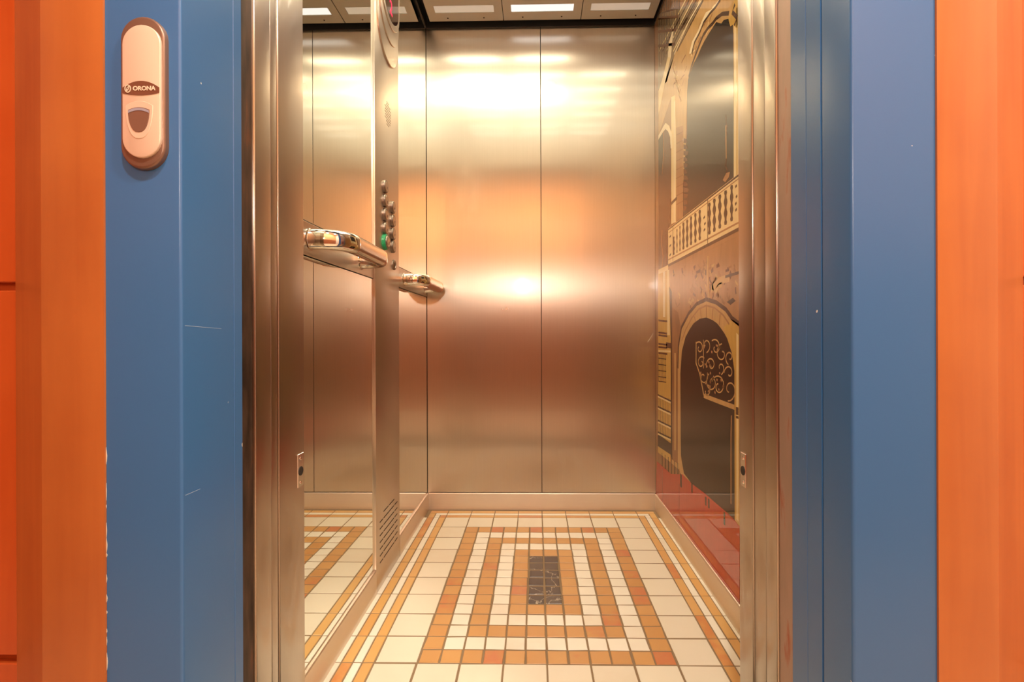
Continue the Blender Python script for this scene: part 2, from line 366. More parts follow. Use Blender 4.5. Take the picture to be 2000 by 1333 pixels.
# ceiling
cl = struct(box('ceiling', (XL-.02, .93, 2.262), (XR+.02, YB+.02, 2.30), DARK), 'lift cab ceiling of steel panels with slotted lights')
CXS = [(-.474, -.1425), (-.1395, .2035), (.2065, .531)]
rows = [(1.885, 2.203), (1.562, 1.880), (1.239, 1.557), (.950, 1.234)]
cspots = {(0, 1): (-.375, 1.655), (1, 1): (-.078, 1.640)}
for r_, (y0, y1) in enumerate(rows):
    for c_, (x0, x1) in enumerate(CXS):
        bm = bmesh.new()
        slots = [(y1-.104, y1-.058), (y0+.052, y0+.098)]
        xs0, xs1 = x0+.036, x1-.036
        z0, z1 = 2.215, 2.2165
        ys = [y0, slots[1][0], slots[1][1], slots[0][0], slots[0][1], y1]
        for k in range(5):                    # sheet with two slots cut out
            if k in (1, 3):
                add_box(bm, (x0, ys[k], z0), (xs0, ys[k+1], z1)); add_box(bm, (xs1, ys[k], z0), (x1, ys[k+1], z1))
            else: add_box(bm, (x0, ys[k], z0), (x1, ys[k+1], z1))
        for fx0, fx1, fy0, fy1 in ((x0, x0+.0015, y0, y1), (x1-.0015, x1, y0, y1), (x0, x1, y0, y0+.0015), (x0, x1, y1-.0015, y1)):
            add_box(bm, (fx0, fy0, z1), (fx1, fy1, z1+.022))
        p = bm_obj('ceiling_panel', bm, STEEL_C, cl)
        for s_, (a, b_) in enumerate(slots):
            dm = DIFF_LIT if (r_ or (s_ == 1 and c_ < 2)) else (DIFF_MID if c_ == 1 else DIFF_DIM)
            d_ = box('light_diffuser', (xs0, a, z1+.0002), (xs1, b_, z1+.004), dm, p)
        for sx in (x0+.085, x1-.085):
            bm = bmesh.new(); add_cyl(bm, (sx, y1-.022, z0), '-z', .0035, .0012, 10); bm_obj('screw', bm, SLOT, p)
        if (c_, r_) in cspots:
            x, y = cspots[(c_, r_)]
            bm = bmesh.new(); add_lathe(bm, (x, y, z0), '-z', [(.042, 0), (.042, .003), (.034, .006), (.030, .004)]); autosmooth(bm_obj('spot_ring', bm, CHROME, p))
            bm = bmesh.new(); add_cyl(bm, (x, y, z0-.003), '-z', .029, .002); bm_obj('spot_lens', bm, GLOW, p)

# inner front: returns either side of the doorway and the header
fwall = struct(box('wall_front', (-.52, .93, 2.02), (.565, .945, ZT), STEEL), 'inner front wall of the lift cab')
box('front_return', (-.52, .93, 0), (-.470, .945, 2.02), STEEL, fwall)
box('front_return', (.41, .93, 0), (.565, .945, 2.02), STEEL, fwall)
sill = struct(box('trim_sill', (-.43, .66, -.003), (.374, .985, .0), STEEL_K), 'grooved metal door sill')
for i in range(6): box('sill_rib', (-.43, .70+i*.045, .0), (.374, .722+i*.045, .002), STEEL_K, sill)

# ------------------------------------------------------------------ doors and jambs (leaves slid back into the walls)
DH = 2.03
def leaf(name, x, out, y0, y1, m, bev, label):
    a, b_ = (x-out, x) if out > 0 else (x, x-out)
    o = struct(box(name, (a, y0, .004), (b_, y1, DH), m, None, bev, 3), label)
    autosmooth(o, 40); return o
struct(box('trim_iron_1', (-.75, .7085, 0), (-.4305, .7365, DH), RUST, None, .0015), 'rusted iron edge between blue frame and steel door leaf, call station side')
struct(box('trim_iron_2', (.3745, .7235, 0), (.70, .7640, DH), RUST2, None, .0015), 'rust-spotted iron edge between blue frame and steel door leaf, mural side')
leaf('door_1', -.4270, .32, .7375, .7822, STEEL_J, .0022, 'brushed steel landing door leaf slid open, call station side')
leaf('trim_seal_1', -.4285, .32, .7835, .8044, STEEL_J, .0022, 'narrow steel door edge strip, call station side')
d2 = leaf('door_2', -.4280, .32, .8075, .8964, STEEL_J, .0022, 'brushed steel car door leaf with light barrier, call station side')
leaf('door_3', .3715, -.30, .7650, .8020, STEEL_J, .0022, 'brushed steel landing door leaf slid open, mural side')
leaf('trim_seal_2', .3730, -.30, .8040, .8475, STEEL_J, .0022, 'narrow steel door edge strip, mural side')
d4 = leaf('door_4', .3715, -.165, .8495, .9064, STEEL_J, .0022, 'brushed steel car door leaf with light barrier, mural side')
for d, x, s, y0, y1 in ((d2, -.4280, 1, .8665, .8885), (d4, .3715, -1, .8737, .8950)):
    xa, xb = sorted((x, x+s*.0022))
    p = box('light_barrier_plate', (xa, y0, .5265), (xb, y1, .5865), CHROME, d, .0006, 1)
    yc = (y0+y1)/2
    bm = bmesh.new(); add_lathe(bm, (x+s*.0020, yc, .555), 'x' if s > 0 else '-x', [(.0082, 0), (.0082, .0009), (.0060, .0009)], 20); bm_obj('lens', bm, SLOT, p)
    for z in (.5775, .5345):
        bm = bmesh.new(); add_lathe(bm, (x+s*.0020, yc, z), 'x' if s > 0 else '-x', [(.0034, 0), (.0030, .0012), (.0012, .0015)], 12); bm_obj('screw', bm, CHROME, p)
struct(box('trim_door_header', (-.75, .7085, DH), (.70, .93, ZT), STEEL_J), 'steel header over the lift doorway')

# ------------------------------------------------------------------ blue frame
def arc(cx, cy, r, a0, a1, n=5): return [(cx+r*math.cos(math.radians(a0+(a1-a0)*i/n)), cy+r*math.sin(math.radians(a0+(a1-a0)*i/n))) for i in range(n+1)]
r = .0035
pl = [(-.522, YF)] + arc(-.4290-r, YF+r, r, -90, 0) + [(-.4290, .6870), (-.4300, .6876), (-.4300, .6886), (-.4290, .6892), (-.4290, .7070), (-.470, .7070), (-.470, .615), (-.522, .615)]
o = struct(prism('trim_1', pl, 'z', 0, 2.10, BLUE), 'blue painted steel lift frame post carrying the call station'); autosmooth(o, 25)
prr = [(.470, .615), (.42, .615), (.42, .7215), (.3725, .7215), (.3725, .6826), (.3733, .6820), (.3733, .6812), (.3725, .6806), (.3725, .6475), (.3770, .6470), (.3770, .6440), (.3725, .6435)] + arc(.3725+r, YF+r, r, 180, 270) + [(.470, YF)]
o = struct(prism('trim_2', prr, 'z', 0, 2.10, BLUE), 'blue painted steel lift frame post beside the mural side door leaves'); autosmooth(o, 25)
struct(box('trim_3', (-.522, YF, 2.10), (.470, .72, 2.22), BLUE, None, .003), 'blue painted steel lift frame head')
# ------------------------------------------------------------------ wood casing and panelling
def casing(name, s, xa, xb, xc, label):
    pts = [(xa, YF-.002), (xb, YF-.002)]
    pts = [(xa, .65), (xa, YF-.0025), (xb-s*.002, YF-.0025), (xb, YF-.0015), (xb+s*(abs(xc-xb)*.5), YF+.022), (xc, .6285), (xc, .65)]
    o = struct(prism(name, pts, 'z', 0, 2.30, WOOD), label); autosmooth(o, 40); return o
casing('trim_4', -1, -.5222, -.601, -.681, 'orange cherry wood casing beside the blue post with the call station')
casing('trim_5', 1, .4702, .5405, .613, 'orange cherry wood casing on the mural side of the lift')
struct(box('trim_6', (-.681, YF, 2.30), (.613, .65, 2.36), WOOD, None, .003), 'orange cherry wood casing over the lift')
for nm, x0, x1 in (('wall_lobby_left', -HX, -.681), ('wall_lobby_right', .613, HX)):
    o = struct(box(nm, (x0, .641, 0), (x1, .68, ZH), WOOD_P), 'orange cherry wood wall panelling with horizontal grooves')
    zs = [.0, .3700, .8602, 1.350, 1.840, 2.330, ZH]
    for i in range(6): box('wood_panel', (x0, .630, zs[i]+(.0110 if i else .0)), (x1, .6415, zs[i+1]), WOOD_P, o, .0012, 1)
struct(box('wall_lobby_top', (-.681, .632, 2.36), (.613, .68, ZH), WOOD_P))

# wear: chipped paint along the joint with the wood, scratches
post = bpy.data.objects['trim_1']; CHIP = plain('bare_chip', srgb(214, 208, 190), .7); SCR = plain('pale_scratch', srgb(150, 176, 204), .5)
bm = bmesh.new(); z = .02; rc = random.Random(5)
while z < .66:
    h = rc.uniform(.004, .022); wd = rc.uniform(.0003, .0013)
    add_prism(bm, [(-.5222, z), (-.5222+wd*.6, z+h*.2), (-.5222+wd, z+h*.5), (-.5222+wd*.4, z+h*.8), (-.5222, z+h)], 'y', YF-.0004, YF+.001); z += h+rc.uniform(.0, .03)
bm_obj('chipped_edge', bm, CHIP, post)
for y0, y1, za, zb in ((.5905, .660, .8125, .8095), (.5905, .617, .605, .6045)):
    bm = bmesh.new(); add_prism(bm, [(y0, za-.0003), (y1, zb-.0002), (y1, zb+.0002), (y0, za+.0003)], 'x', -.4292, -.42885); bm_obj('scratch', bm, SCR, post)
bm = bmesh.new(); add_prism(bm, [(.507, .765), (.5325, .806), (.5335, .806), (.509, .765)], 'y', YB-.0003, YB+.001); bm_obj('scratch', bm, CHIP, bpy.data.objects['wall_back'])

# ------------------------------------------------------------------ call station on the blue post
def stadium(cx, z0, z1, hw, n=14):
    a = [(cx+hw*math.cos(math.radians(t)), z1-hw+hw*math.sin(math.radians(t))) for t in [180*i/n for i in range(n+1)]]
    b_ = [(cx+hw*math.cos(math.radians(t)), z0+hw+hw*math.sin(math.radians(t))) for t in [180+180*i/n for i in range(n+1)]]
    return a+b_
ct = thing('call_station', 'upright oval bronze call plate with brown arched button on the blue post', 'call button', (-.470, YF, 1.000))
ccx = -.4705
autosmooth(prism('backplate', stadium(ccx, 1.0005, 1.1835, .0270), 'y', YF-.0075, YF, BRONZE, ct, .003, 3, 'lo'), 50)
fcx = -.4692
autosmooth(prism('faceplate', stadium(fcx, 1.0125, 1.1712, .0232), 'y', YF-.0105, YF-.007, COPPERY, ct, .0012, 2, 'lo'), 50)
YP = YF-.0105
# badge: lens-shaped field
bz = 1.0945; hwb = .0222
top = [(fcx-hwb+2*hwb*i/16, bz+.0012+.0080*(1-(2*i/16-1)**2)) for i in range(17)]
bot = [(fcx+hwb-2*hwb*i/16, bz-.0050-.0028*(1-(2*i/16-1)**2)) for i in range(17)]
badge = prism('name_badge', top+bot, 'y', YP-.0006, YP+.0005, BADGE, ct)
def text_mesh(name, body, size, loc, rot, m, parent, extrude=.0002, bold=0, sx=1.0):
    cu = bpy.data.curves.new(name, 'FONT'); cu.body = body; cu.size = size; cu.align_x = 'CENTER'; cu.align_y = 'CENTER'; cu.extrude = extrude; cu.offset = bold
    tmp = bpy.data.objects.new(name+'_tmp', cu); COL.objects.link(tmp)
    dg = bpy.context.evaluated_depsgraph_get(); me = bpy.data.meshes.new_from_object(tmp.evaluated_get(dg))
    bpy.data.objects.remove(tmp)
    me.materials.clear()
    o = new_obj(name, me, m, parent); o.location = Vector(loc)-Vector(parent['_w']); o.rotation_euler = rot; o.scale = (sx, 1, 1); o['_w'] = tuple(loc); return o
R90 = math.pi/2
text_mesh('lettering', 'ORONA', .0070, (fcx+.0044, YP-.0009, bz-.0002), (R90, 0, 0), LETTER, badge, bold=.00022, sx=1.05)
bm = bmesh.new()                                        # emblem: slanted oval ring with a stroke through it
N = 28
def ring(bm, cx, cz, rx, rz, wdt, y0, y1, n=28, slant=0):
    vs = []
    for i in range(n):
        a = 2*math.pi*i/n
        row = []
        for k in (1, 1-wdt):
            x, z = rx*k*math.cos(a), rz*k*math.sin(a); x += slant*z
            row += [bm.verts.new((cx+x, y0, cz+z)), bm.verts.new((cx+x, y1, cz+z))]
        vs.append(row)
    for i in range(n):
        a, b_ = vs[i], vs[(i+1) % n]
        bm.faces.new((a[0], b_[0], b_[2], a[2])); bm.faces.new((a[1], a[3], b_[3], b_[1])); bm.faces.new((a[0], a[1], b_[1], b_[0])); bm.faces.new((a[2], b_[2], b_[3], a[3]))
ring(bm, fcx-.0152, bz-.0002, .0038, .0048, .22, YP-.0013, YP-.0007)
ring(bm, fcx-.0152, bz-.0002, .0014, .0030, .5, YP-.0013, YP-.0007, slant=.45)
bm_obj('emblem', bm, LETTER, badge)
def shield(cx, zt, zb, hw, arch, n=12):
    a = [(cx-hw+2*hw*i/n, zt-arch+arch*(1-(2*i/n-1)**2)) for i in range(n+1)]
    b_ = [(cx+hw*math.cos(math.radians(t))**.8 if t <= 90 else cx-hw*abs(math.cos(math.radians(t)))**.8, (zt-arch)-(zt-arch-zb)*math.sin(math.radians(t))) for t in [180*i/16 for i in range(1, 16)]]
    return a+b_
bcx = fcx-.0022
prism('button_surround', shield(bcx, 1.0800, 1.0350, .0168, .006), 'y', YP-.0006, YP+.001, COPPERY, ct, .0005, 2, 'lo')
bt = prism('call_button', shield(bcx, 1.0722, 1.0425, .0130, .0032), 'y', YP-.0012, YP, BTN_BROWN, ct, .0004, 2, 'lo')
sh = shield(bcx, 1.0712, 1.0425, .0124, .0032)[:13]
prism('indicator_strip', sh+[(x, z-.0030) for x, z in reversed(sh)], 'y', YP-.0016, YP-.0009, STRIP, bt)

# ------------------------------------------------------------------ control panel column in the cab
CPX, CY0, CY1 = -.494, 1.4990, 1.7585
cp = thing('control_panel', 'full-height steel car control panel with round buttons between the two mirrors', 'control panel', (CPX-.006, (CY0+CY1)/2, 0))
autosmooth(box('face_plate', (XL-.006, CY0, .001), (CPX, CY1, ZC), STEEL_P, cp, .0012, 2), 40)
def ushape(yc, hw, zb, zt, dip, n=18):
    lo = [(yc+hw*math.cos(math.radians(180+180*i/n)), zb+dip+dip*math.sin(math.radians(180+180*i/n))) for i in range(n+1)]
    hi = [(yc+hw*math.cos(math.radians(180*i/n)), zt-dip+dip*math.sin(math.radians(180*i/n))) for i in range(n+1)]
    return lo+hi
yc = 1.632
ih = prism('indicator_housing', ushape(yc, .113, 1.710, 2.15, .105), 'x', CPX-.001, CPX+.005, STEEL_P, cp, .003, 3, 'hi'); autosmooth(ih, 50)
autosmooth(prism('housing_ridge', ushape(yc, .105, 1.782, 2.13, .095), 'x', CPX+.003, CPX+.009, STEEL_P, ih, .0025, 3, 'hi'), 50)
autosmooth(prism('housing_ridge', ushape(yc, .102, 1.832, 2.11, .088), 'x', CPX+.007, CPX+.0125, STEEL_P, ih, .0022, 3, 'hi'), 50)
prism('display_window', ushape(yc, .088, 1.852, 2.09, .078), 'x', CPX+.011, CPX+.0132, SCREEN, ih, .0004, 1, 'hi')
# digit 2: faces +x; text x -> -y
text_mesh('floor_digit', '2', .064, (CPX+.0136, yc-.004, 1.892), (R90, 0, R90), RED, ih, .0002, .0008)
# speaker field
bm = bmesh.new()
for i in range(-3, 4):
    for j in range(-4, 5):
        if (i/3.4)**2+(j/4.4)**2 <= 1: add_cyl(bm, (CPX, 1.632+i*.0095+(.004 if j % 2 else 0), 1.540+j*.0092), 'x', .0026, .0004, 8)
bm_obj('speaker_holes', bm, plain('speaker_hole', srgb(120, 100, 80), .6, .6), cp)
bz_ = [1.284, 1.238, 1.192, 1.147, 1.103]
def button(y, z, alarm=False, key=False):
    bm = bmesh.new()
    if key: add_lathe(bm, (CPX, y, z), 'x', [(.018, 0), (.018, .004), (.015, .006), (.011, .006), (.010, .004)])
    else:
        h = .0095 if not alarm else .015
        add_lathe(bm, (CPX, y, z), 'x', [(.0215, 0), (.0215, h-.003), (.0200, h-.0006), (.0188, h), (.0172, h), (.0168, h-.0012)])
    b = autosmooth(bm_obj('key_switch' if key else 'floor_button', bm, BUTTON_SHADE, cp), 30)
    if key:
        bm = bmesh.new(); add_box(bm, (CPX+.003, y-.0015, z-.006), (CPX+.0047, y+.0015, z+.006)); bm_obj('keyhole', bm, SLOT, b)
    else:
        bm = bmesh.new(); add_lathe(bm, (CPX, y, z), 'x', [(.0162, h-.003), (.0162, h-.0004), (.0152, h+.0004), (.003, h+.0006)]); autosmooth(bm_obj('cap', bm, CAPMETAL, b), 25)
        bm = bmesh.new()
        add_box(bm, (CPX+h, y+.002, z-.0055), (CPX+h+.0014, y+.0042, z+.0005)); add_box(bm, (CPX+h, y+.0005, z-.0085), (CPX+h+.0012, y+.0030, z-.0065))
        bm_obj('marking', bm, plain('button_marking', (.10, .04, .03, 1), .5), b)
    if alarm:
        bm = bmesh.new(); add_lathe(bm, (CPX, y-.002, z), 'x', [(.0255, 0), (.0255, .009), (.0235, .011), (.0217, .011)]); autosmooth(bm_obj('green_collar', bm, GREEN, b), 40); b['label'] = 'steel button with a green collar'
    return b
for i, z in enumerate(bz_): button(1.588, z, alarm=(i == 4))
for z in bz_[1:]: button(1.672, z)
button(1.693, 1.0436, key=True)
sl = .0018
def vs(y0, y1, z): box('vent_slot', (CPX-.0005, y0, z-sl), (CPX+.0003, y1, z+sl), SLOT, cp)
vs(1.572, 1.625, .2305); vs(1.632, 1.690, .2305)
for i in range(7):
    z = .2095-i*.0213
    vs(1.533, 1.5645, z); vs(1.5715, 1.688, z); vs(1.695, 1.728, z)

# ------------------------------------------------------------------ handrails
def rail(label, y0, y1, zc, xo, R=.045):
    t = thing('handrail', label, 'handrail', (XL+.001, (y0+y1)/2, zc), 'chrome handrails on the mirror wall')
    xw = XL-.004; path = [(xw, y0)]
    n = 9
    for i in range(n+1):
        a = math.radians(90*i/n); path.append((xo-R+R*math.sin(a), y0+R-R*math.cos(a)))
    i0 = len(path)-1
    path.append((xo, (y0+y1)/2))
    for i in range(n+1):
        a = math.radians(90*i/n); path.append((xo-R+R*math.cos(a), y1-R+R*math.sin(a)))
    path.append((xw, y1))
    def sweep(pts, rn, rz):
        bm = bmesh.new(); rings = []; m_ = 20
        for i, p in enumerate(pts):
            a = pts[max(0, i-1)]; b_ = pts[min(len(pts)-1, i+1)]
            tx, ty = b_[0]-a[0], b_[1]-a[1]; L = math.hypot(tx, ty); nx, ny = ty/L, -tx/L
            ring_ = []
            for k in range(m_):
                th = 2*math.pi*k/m_; c, s = math.cos(th), math.sin(th)
                e = .72; u = rn*math.copysign(abs(c)**e, c); v = rz*math.copysign(abs(s)**e, s)
                ring_.append(bm.verts.new((p[0]+nx*u, p[1]+ny*u, zc+v)))
            rings.append(ring_)
        for a, b_ in zip(rings, rings[1:]):
            for k in range(m_): bm.faces.new((a[k], a[(k+1) % m_], b_[(k+1) % m_], b_[k]))
        bm.faces.new(rings[0]); bm.faces.new(rings[-1]); return bm
    RN, RZ = .0180, .0220
    autosmooth(bm_obj('rail_elbow', sweep(path[:i0+1], RN, RZ), CHROME, t), 60)
    autosmooth(bm_obj('rail_tube', sweep([path[i0], path[i0+1], path[i0+2]], RN, RZ), CHROME, t), 60)
    autosmooth(bm_obj('rail_elbow', sweep(path[i0+2:], RN, RZ), CHROME, t), 60)
    for yy in (y0+R, y1-R):
        autosmooth(bm_obj('joint_ring', sweep([(xo, yy-.001), (xo, yy+.001)], RN+.0006, RZ+.0006), CHROME, t), 60)
    for yy in (y0, y1):
        bm = bmesh.new(); add_lathe(bm, (XL+.0008, yy, zc), 'x', [(.0245, 0), (.0245, .002), (.022, .004), (.018, .004)]); autosmooth(bm_obj('flange', bm, CHROME, t), 40)
rail('short chrome handrail nearest the doorway, ending just before the control panel', 1.072, 1.390, 1.012, -.425, .060)
rail('chrome handrail in the far corner between control panel and steel back wall', 1.842, 2.185, 1.010, -.425, .045)

# ------------------------------------------------------------------ mural on the right wall (print under gloss film)
mu = thing('wall_mural', 'glossy sepia mural of a palace facade with arches, balustrade and red pavement', 'mural', (XR, 1.6, SKH))
def pm(name, c, var=.18, scale=40, rough=.5):
    m, n, l, b = mat(name)
    g = n.new('ShaderNodeNewGeometry'); mp = n.new('ShaderNodeMapping'); mp.inputs['Scale'].default_value = (1, 1.6, .5); l.new(g.outputs['Position'], mp.inputs['Vector'])
    t = n.new('ShaderNodeTexNoise'); t.inputs['Scale'].default_value = scale; t.inputs['Detail'].default_value = 5; l.new(mp.outputs[0], t.inputs['Vector'])
    mx = n.new('ShaderNodeMix'); mx.data_type = 'RGBA'; mx.inputs['A'].default_value = tuple(x*(1-var) for x in c[:3])+(1,); mx.inputs['B'].default_value = tuple(min(1, x*(1+var)) for x in c[:3])+(1,)
    l.new(t.outputs['Fac'], mx.inputs['Factor']); l.new(mx.outputs['Result'], b.inputs['Base Color'])
    b.inputs['Roughness'].default_value = rough; b.inputs['Specular IOR Level'].default_value = .1; b.inputs['Coat Weight'].default_value = 1; b.inputs['Coat Roughness'].default_value = .02; b.inputs['Coat IOR'].default_value = 1.6
    return m
PM = dict(
    base=pm('print_sepia', srgb(150, 106, 66), .35, 14), tan=pm('print_tan', srgb(196, 156, 100), .2, 30), cream=pm('print_cream', srgb(236, 212, 158), .1, 30), pale=pm('print_pale', srgb(240, 222, 184), .08),
    dark=pm('print_dark', srgb(40, 27, 18), .5, 60), black=pm('print_black', srgb(30, 20, 15), .25, 18), brown=pm('print_brown', srgb(98, 58, 36), .4, 20), line=pm('print_line', srgb(74, 48, 32), .2),
    red=pm('print_red', srgb(186, 58, 36), .15, 25), redd=pm('print_deep_red', srgb(120, 34, 24), .2), mustard=pm('print_mustard', srgb(204, 164, 84), .15), grey=pm('print_grey_tan', srgb(140, 120, 90), .3, 50), wash=pm('print_wash', srgb(170, 124, 82), .3, 22))
MK = list(PM)
def onwall(px, py):
    """point of the wall plane behind a position of the photograph: (y, z)"""
    d = fw + rt*((px-1000-SHX)/F_PX) - up*((py-666.5-SHY)/F_PX); k = XR/d.x
    return (d.y*k, EYE+d.z*k)
class Print:
    def __init__(s): s.bm = bmesh.new(); s.used = []
    def mi(s, m):
        if m not in s.used: s.used.append(m)
        return s.used.index(m)
    def yz(s, pts, m, layer):
        x = XR - .0016 - .00016*layer
        pts = [(min(max(y, .948), YB-.002), min(max(z, SKH-.004), ZC)) for y, z in pts]
        add_prism(s.bm, pts, 'x', x, XR+.001, s.mi(m)); 
    def px(s, pts, m, layer): s.yz([onwall(*p) for p in pts], m, layer)
    def stroke(s, pts, wd, m, layer, px=True):
        q = [onwall(*p) for p in pts] if px else pts
        L, Rr = [], []
        for i, p in enumerate(q):
            a = q[max(0, i-1)]; b_ = q[min(len(q)-1, i+1)]; tx, tz = b_[0]-a[0], b_[1]-a[1]; n_ = math.hypot(tx, tz) or 1
            L.append((p[0]-tz/n_*wd/2, p[1]+tx/n_*wd/2)); Rr.append((p[0]+tz/n_*wd/2, p[1]-tx/n_*wd/2))
        for i in range(len(q)-1): s.yz([L[i], L[i+1], Rr[i+1], Rr[i]], m, layer)
    def done(s, name): return bm_obj(name, s.bm, [PM[k] for k in s.used], mu)
box('mural_sheet', (XR-.0015, .946, SKH-.005), (XR+.004, YB-.0006, ZC), PM['base'], mu)
# upper facade: lattice tower, masonry of the great arch
P = Print()
P.px([(1286, 0), (1374, 0), (1318, 107), (1303, 160), (1286, 175)], 'grey', 1)
for i in range(13):
    x = 1289+i*3.2; P.px([(x, 0), (x+1.2, 0), (x+1.0, max(20, 130-i*6)), (x, max(20, 130-i*6))], 'line', 2)
for i in range(6):
    a = 1340+i*7; P.stroke([(a, 0), (a-52, 100)], .006, 'line' if i % 2 else 'cream', 2)
P.px([(1317, 49), (1307, 86), (1305, 112), (1311, 112), (1314, 81)], 'pale', 3)
P.px([(1305, 112), (1296, 150), (1287, 178), (1287, 225), (1300, 160), (1311, 112)], 'cream', 3)
for y in (18, 36, 62, 90):
    P.stroke([(1287, y), (1330-y*.12, y-4)], .010, 'brown', 3)
for i in range(5): P.stroke([(1352+i*4, 8), (1326+i*3, 58)], .004, 'line', 3)
P.done('tower')
P = Print()
P.px([(1374, 0), (1436, 0), (1436, 60), (1343, 190), (1335, 424), (1312, 436), (1312, 190), (1287, 265), (1287, 190), (1318, 107)], 'tan', 1)
P.px([(1405, 0), (1391, 18), (1380, 24), (1372, 41), (1364, 61), (1353, 81), (1347, 105), (1351, 105), (1357, 81), (1367, 62), (1375, 42), (1387, 26), (1398, 14), (1407, 0)], 'pale', 3)
P.stroke([(1408, 0), (1398, 15), (1388, 26), (1376, 43), (1368, 63), (1358, 82), (1352, 105)], .008, 'line', 4)
P.stroke([(1425, 26), (1412, 27), (1400, 36), (1393, 46), (1384, 55), (1375, 68), (1368, 85), (1360, 106), (1352, 128), (1346, 150)], .011, 'line', 4)
P.stroke([(1371, 0), (1345, 45), (1318, 106)], .006, 'pale', 4)
for i in range(7):
    x = 1318+i*2; y = 120+i*9; P.stroke([(x, y), (x-3, y+12), (x+1, y+24)], .006, 'cream' if i % 2 else 'wash', 4)
P.px([(1312, 190), (1319, 186), (1321.5, 260), (1321.5, 434), (1312, 438)], 'cream', 3)
P.px([(1317, 200), (1320, 196), (1321, 300), (1319, 434), (1317, 434)], 'pale', 4)
P.px([(1321.5, 250), (1335, 245), (1335, 424), (1321.5, 432)], 'wash', 3)
P.stroke([(1312, 398), (1323, 387)], .012, 'line', 5)
P.px([(1287, 265), (1296, 248), (1301, 240), (1308, 246), (1313, 262), (1314, 290), (1311, 290), (1310, 268), (1306, 257), (1301, 252), (1296, 258), (1287, 273)], 'pale', 4)
for i in range(26):
    t = random.random(); x = 1318+t*70+random.uniform(-4, 10); y = 175-t*150+random.uniform(-16, 6)
    P.stroke([(x, y), (x+random.uniform(1, 4), y-random.uniform(4, 9)), (x+random.uniform(3, 8), y-random.uniform(10, 16))], random.uniform(.003, .006), random.choice(('wash', 'base', 'cream')), 2)
for i in range(9):
    y = 262+i*17; P.stroke([(1322, y+2), (1335, y-5)], .0035, 'base', 5)
P.done('masonry')
P = Print()
P.px([(1335, 424), (1335, 360), (1343, 263), (1343, 180), (1345, 155), (1349, 143), (1356, 124), (1364, 109), (1370, 94), (1377, 80), (1387, 63), (1393, 54), (1400, 43), (1410, 46), (1415, 39), (1426, 36), (1433, 45), (1435, 346)], 'dark', 2)
for i in range(9):
    y = 225+i*14; P.stroke([(1419+random.uniform(-1, 1), y), (1421+random.uniform(-3, 3), y+9), (1419, y+16)], .006, 'brown', 3)
P.stroke([(1419, 245), (1420, 310)], .007, 'wash', 4)
for i in range(12):
    y = 270+i*12; P.px([(1336, y), (1344+random.uniform(-2, 3), y+2), (1343+random.uniform(-2, 3), y+9), (1336, y+10)], 'brown', 3)
P.px([(1413, 352), (1420, 338), (1427, 336), (1425, 346), (1418, 356)], 'wash', 4)
P.done('great_arch_opening')
P = Print()
P.px([(1287, 528), (1287, 273), (1296, 258), (1301, 252), (1306, 257), (1310, 268), (1311, 284), (1311.5, 401), (1310, 437), (1306, 447), (1306, 517)], 'brown', 2)
P.px([(1287, 273), (1295, 259), (1296, 300), (1292, 340), (1287, 345)], 'dark', 3)
P.stroke([(1297, 258), (1297, 300), (1294, 340)], .01, 'wash', 4)
P.stroke([(1294, 450), (1293, 480), (1296, 500), (1294, 522)], .012, 'wash', 4)
P.done('side_arch_opening')
P = Print()
P.px([(1434.5, 20), (1446, 10), (1446, 342), (1434.5, 350)], 'cream', 3)
P.px([(1440, 15), (1442, 15), (1442, 345), (1440, 345)], 'mustard', 4)
P.px([(1424, 36), (1430, 20), (1436, 0), (1446, 0), (1446, 40), (1440, 55), (1433, 48), (1428, 52)], 'mustard', 4)
P.stroke([(1437, 8), (1432, 24), (1441, 34), (1436, 50)], .012, 'line', 5)
P.done('pilaster')
# balustrade
P = Print()
P.px([(1306, 447), (1446, 338), (1446, 446), (1306, 518)], 'cream', 3)
P.stroke([(1306, 449), (1446, 341)], .005, 'line', 5); P.stroke([(1307, 455), (1446, 347.5)], .003, 'wash', 5)
P.stroke([(1306, 508), (1446, 434)], .005, 'wash', 5)
for x, ya, yb in ((1315.4, 443, 511), (1383.5, 391, 476)): P.stroke([(x, ya), (x, yb)], .005, 'line', 5)
for cx_, zt, zb, wd in ((235, 840, 1068, 26), (275, 745, 1045, 16), (312, 705, 1022, 18), (355, 665, 1000, 32), (402, 630, 975, 33), (450, 590, 945, 35), (504, 550, 915, 36), (558, 510, 885, 38), (678, 420, 815, 42), (740, 370, 780, 44), (808, 320, 740, 46), (880, 268, 695, 46), (955, 202, 650, 44)):
    n = 14; Lp, Rp = [], []
    for i in range(n+1):
        t = i/n; yy = 330+(zt+(zb-zt)*t)/6.347; xx = 1280+cx_/6.347
        h = wd/6.347/2*(.72+.28*math.cos(t*math.pi*6))*(1 if 0 < i < n else .55)
        Lp.append((xx-h, yy+h*.3)); Rp.append((xx+h, yy-h*.3))
    P.px(Lp+Rp[::-1], 'brown' if cx_ in (275, 312) else 'dark', 4)
for xx, yy in ((1376.5, 425), (1378, 437), (1377, 449), (1439, 364), (1440, 384), (1438.5, 398), (1439, 410), (1310, 462), (1310, 480), (1310, 498)): P.stroke([(xx-1.2, yy+2), (xx+1.6, yy-2)], .007, 'line', 5)
P.px([(1306, 518), (1446, 446), (1446, 460), (1306, 528)], 'wash', 3)
P.stroke([(1306, 519), (1446, 447)], .010, 'line', 5)
P.px([(1287, 527), (1306, 518), (1306, 528), (1287, 536)], 'cream', 4)
P.done('balustrade')
